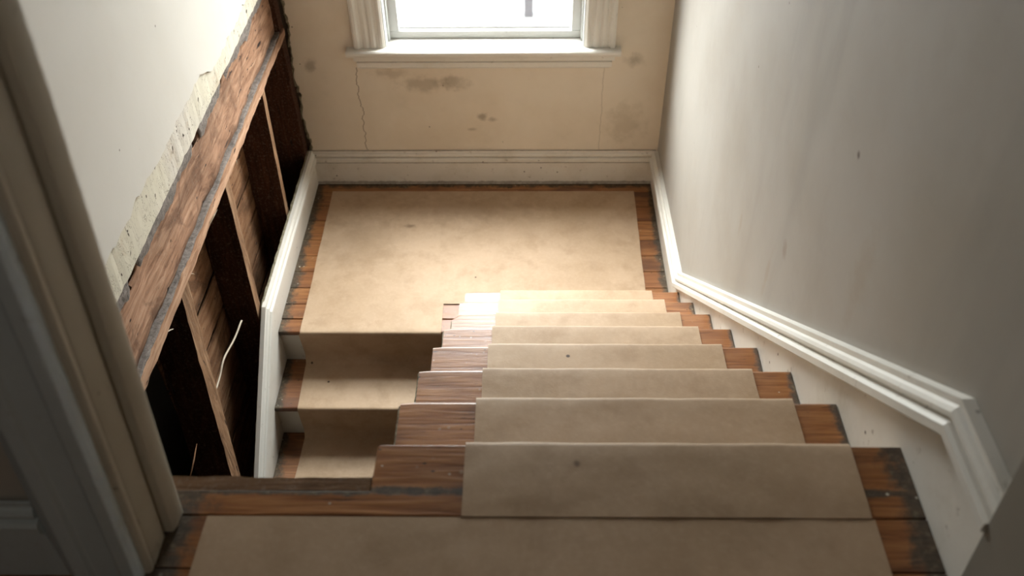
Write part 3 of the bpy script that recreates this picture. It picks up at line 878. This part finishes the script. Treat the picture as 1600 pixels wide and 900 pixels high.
leaning([(-.475, -.245), (-.342, -.245), (-.342, -.272), (-.350, -.280), (-.372, -.280), (-.378, -.272), (-.418, -.271), (-.424, -.280), (-.446, -.281), (-.456, -.270), (-.470, -.264), (-.475, -.255)], 'casing', M['casing_grey'], tl, label='grey painted fluted casing board')
for z0_, nm in ((.0, 'baseboard_front'),):
    mb = MB().sweep([(-1.75, .125), (-.462, .125)], CAP, lambda a, z, d: (a, DY0+.004-d*1.0, z))
    b_ = structure(nm, mb, M['casing_grey'], 'grey painted skirting left of the door casing', 'baseboard')
    MB().box(-1.75, -.462, DY0-.008, DY0+.012, 0, .126).build('skirt_board', M['casing_grey'], b_)
t2 = empty('trim_2'); t2['kind'] = 'structure'; t2['label'] = 'grey shaded door casing at the right end of the skirting'; t2['category'] = 'door casing'
leaning([(.958, -.285), (1.06, -.285), (1.06, -.40), (.968, -.40), (.958, -.392)], 'jamb', M['casing_dark'], t2, k=-.7)
leaning([(.985, -.40), (1.12, -.40), (1.12, -.418), (.992, -.420), (.985, -.414)], 'casing', M['casing_dark'], t2, k=-.7)

# ------------------------------------------------------------------ loose things
def curve_pts(ctrl, n=12):
    out = []
    P = [Vector(p) for p in ctrl]; P = [P[0]*2-P[1]]+P+[P[-1]*2-P[-2]]
    for i in range(1, len(P)-2):
        for k in range(n):
            t = k/n; a, b, c, d = P[i-1:i+3]
            out.append(.5*((2*b)+(-a+c)*t+(2*a-5*b+4*c-d)*t*t+(-a+3*b-3*c+d)*t**3))
    out.append(P[-2]); return out
mb = MB().tube(curve_pts([(-.985, 1.785, -1.52), (-.94, 1.69, -1.415), (-.938, 1.573, -1.398), (-.94, 1.436, -1.366), (-.94, 1.348, -1.381), (-.94, 1.238, -1.380), (-.955, 1.17, -1.40)]), .0040, 8)
tag(mb.build('cable', M['cable'], smooth=True), 'ivory electric cable hanging curved between two studs of the open wall', 'cable')
mb = MB().tube(curve_pts([(-.942, 1.03, -1.365), (-.94, .96, -1.385), (-.94, .90, -1.398), (-.94, .80, -1.47)]), [.0012]+[.0035]*36, 6) if False else MB().tube([(-.942, 1.02, -1.373), (-.94, .96, -1.387), (-.94, .88, -1.405)], [.001, .003, .0035], 6)
tag(mb.build('wood_lath_splinter', M['sheath'], smooth=True), 'thin brown lath splinter in the dark stud bay nearest the door casing', 'splinter')
# added fill lamp behind the viewer, with an invented ceiling fixture
hl = empty('fill_light'); tag(hl, 'added fill lamp on an invented ceiling fixture behind the viewer', 'lamp')
mb = MB(); mb.tube([(.1, -2.3, TOP), (.1, -2.3, TOP-.03)], .07, 24); mb.build('base', M['metal'], hl)
t = NT('fill_lamp_glass'); t.b.inputs['Emission Color'].default_value = (.85, .92, 1, 1); t.b.inputs['Emission Strength'].default_value = 2.0; t.out((.8, .8, .8), .4)
mb = MB(); mb.tube([(.1, -2.3, TOP-.03), (.1, -2.3, TOP-.05), (.1, -2.3, TOP-.09), (.1, -2.3, TOP-.12)], [.055, .08, .07, .03], 24); mb.build('fill_globe', t.m, hl, smooth=True)
l = bpy.data.lights.new('hall_fill', 'POINT'); l.energy = FILL_WATT; l.color = (1, .93, .84); l.shadow_soft_size = .1
lo = bpy.data.objects.new('hall_fill', l); COL.objects.link(lo); lo.location = (.1, -2.3, TOP-.25); lo.parent = hl

# ------------------------------------------------------------------ outside
mb = MB().box(-30, .40, 3.3, 60, -4.62, -4.5); structure('ground_yard', mb, M['gravel'], 'bright pale gravel yard seen through the window glass', 'ground')
mb = MB().box(.40, 30, 3.3, 60, -4.62, -4.495); structure('ground_path', mb, M['concrete'], 'bright white paving seen through the right of the window glass', 'ground')
fp = empty('fence_post'); tag(fp, 'grey post outside in the yard beyond the window glass', 'post')
MB().box(.225, .335, 10.42, 10.53, -4.50, -3.0).build('post', M['post'], fp, bevel=.006)
MB().prism([(-1, -1), (1, -1), (1, 1), (-1, 1)], lambda a, b: (.28+a*.068, 10.475+b*.068, -3.0), lambda a, b: (.28+a*.03, 10.475+b*.03, -2.95)).build('cap', M['post'], fp)
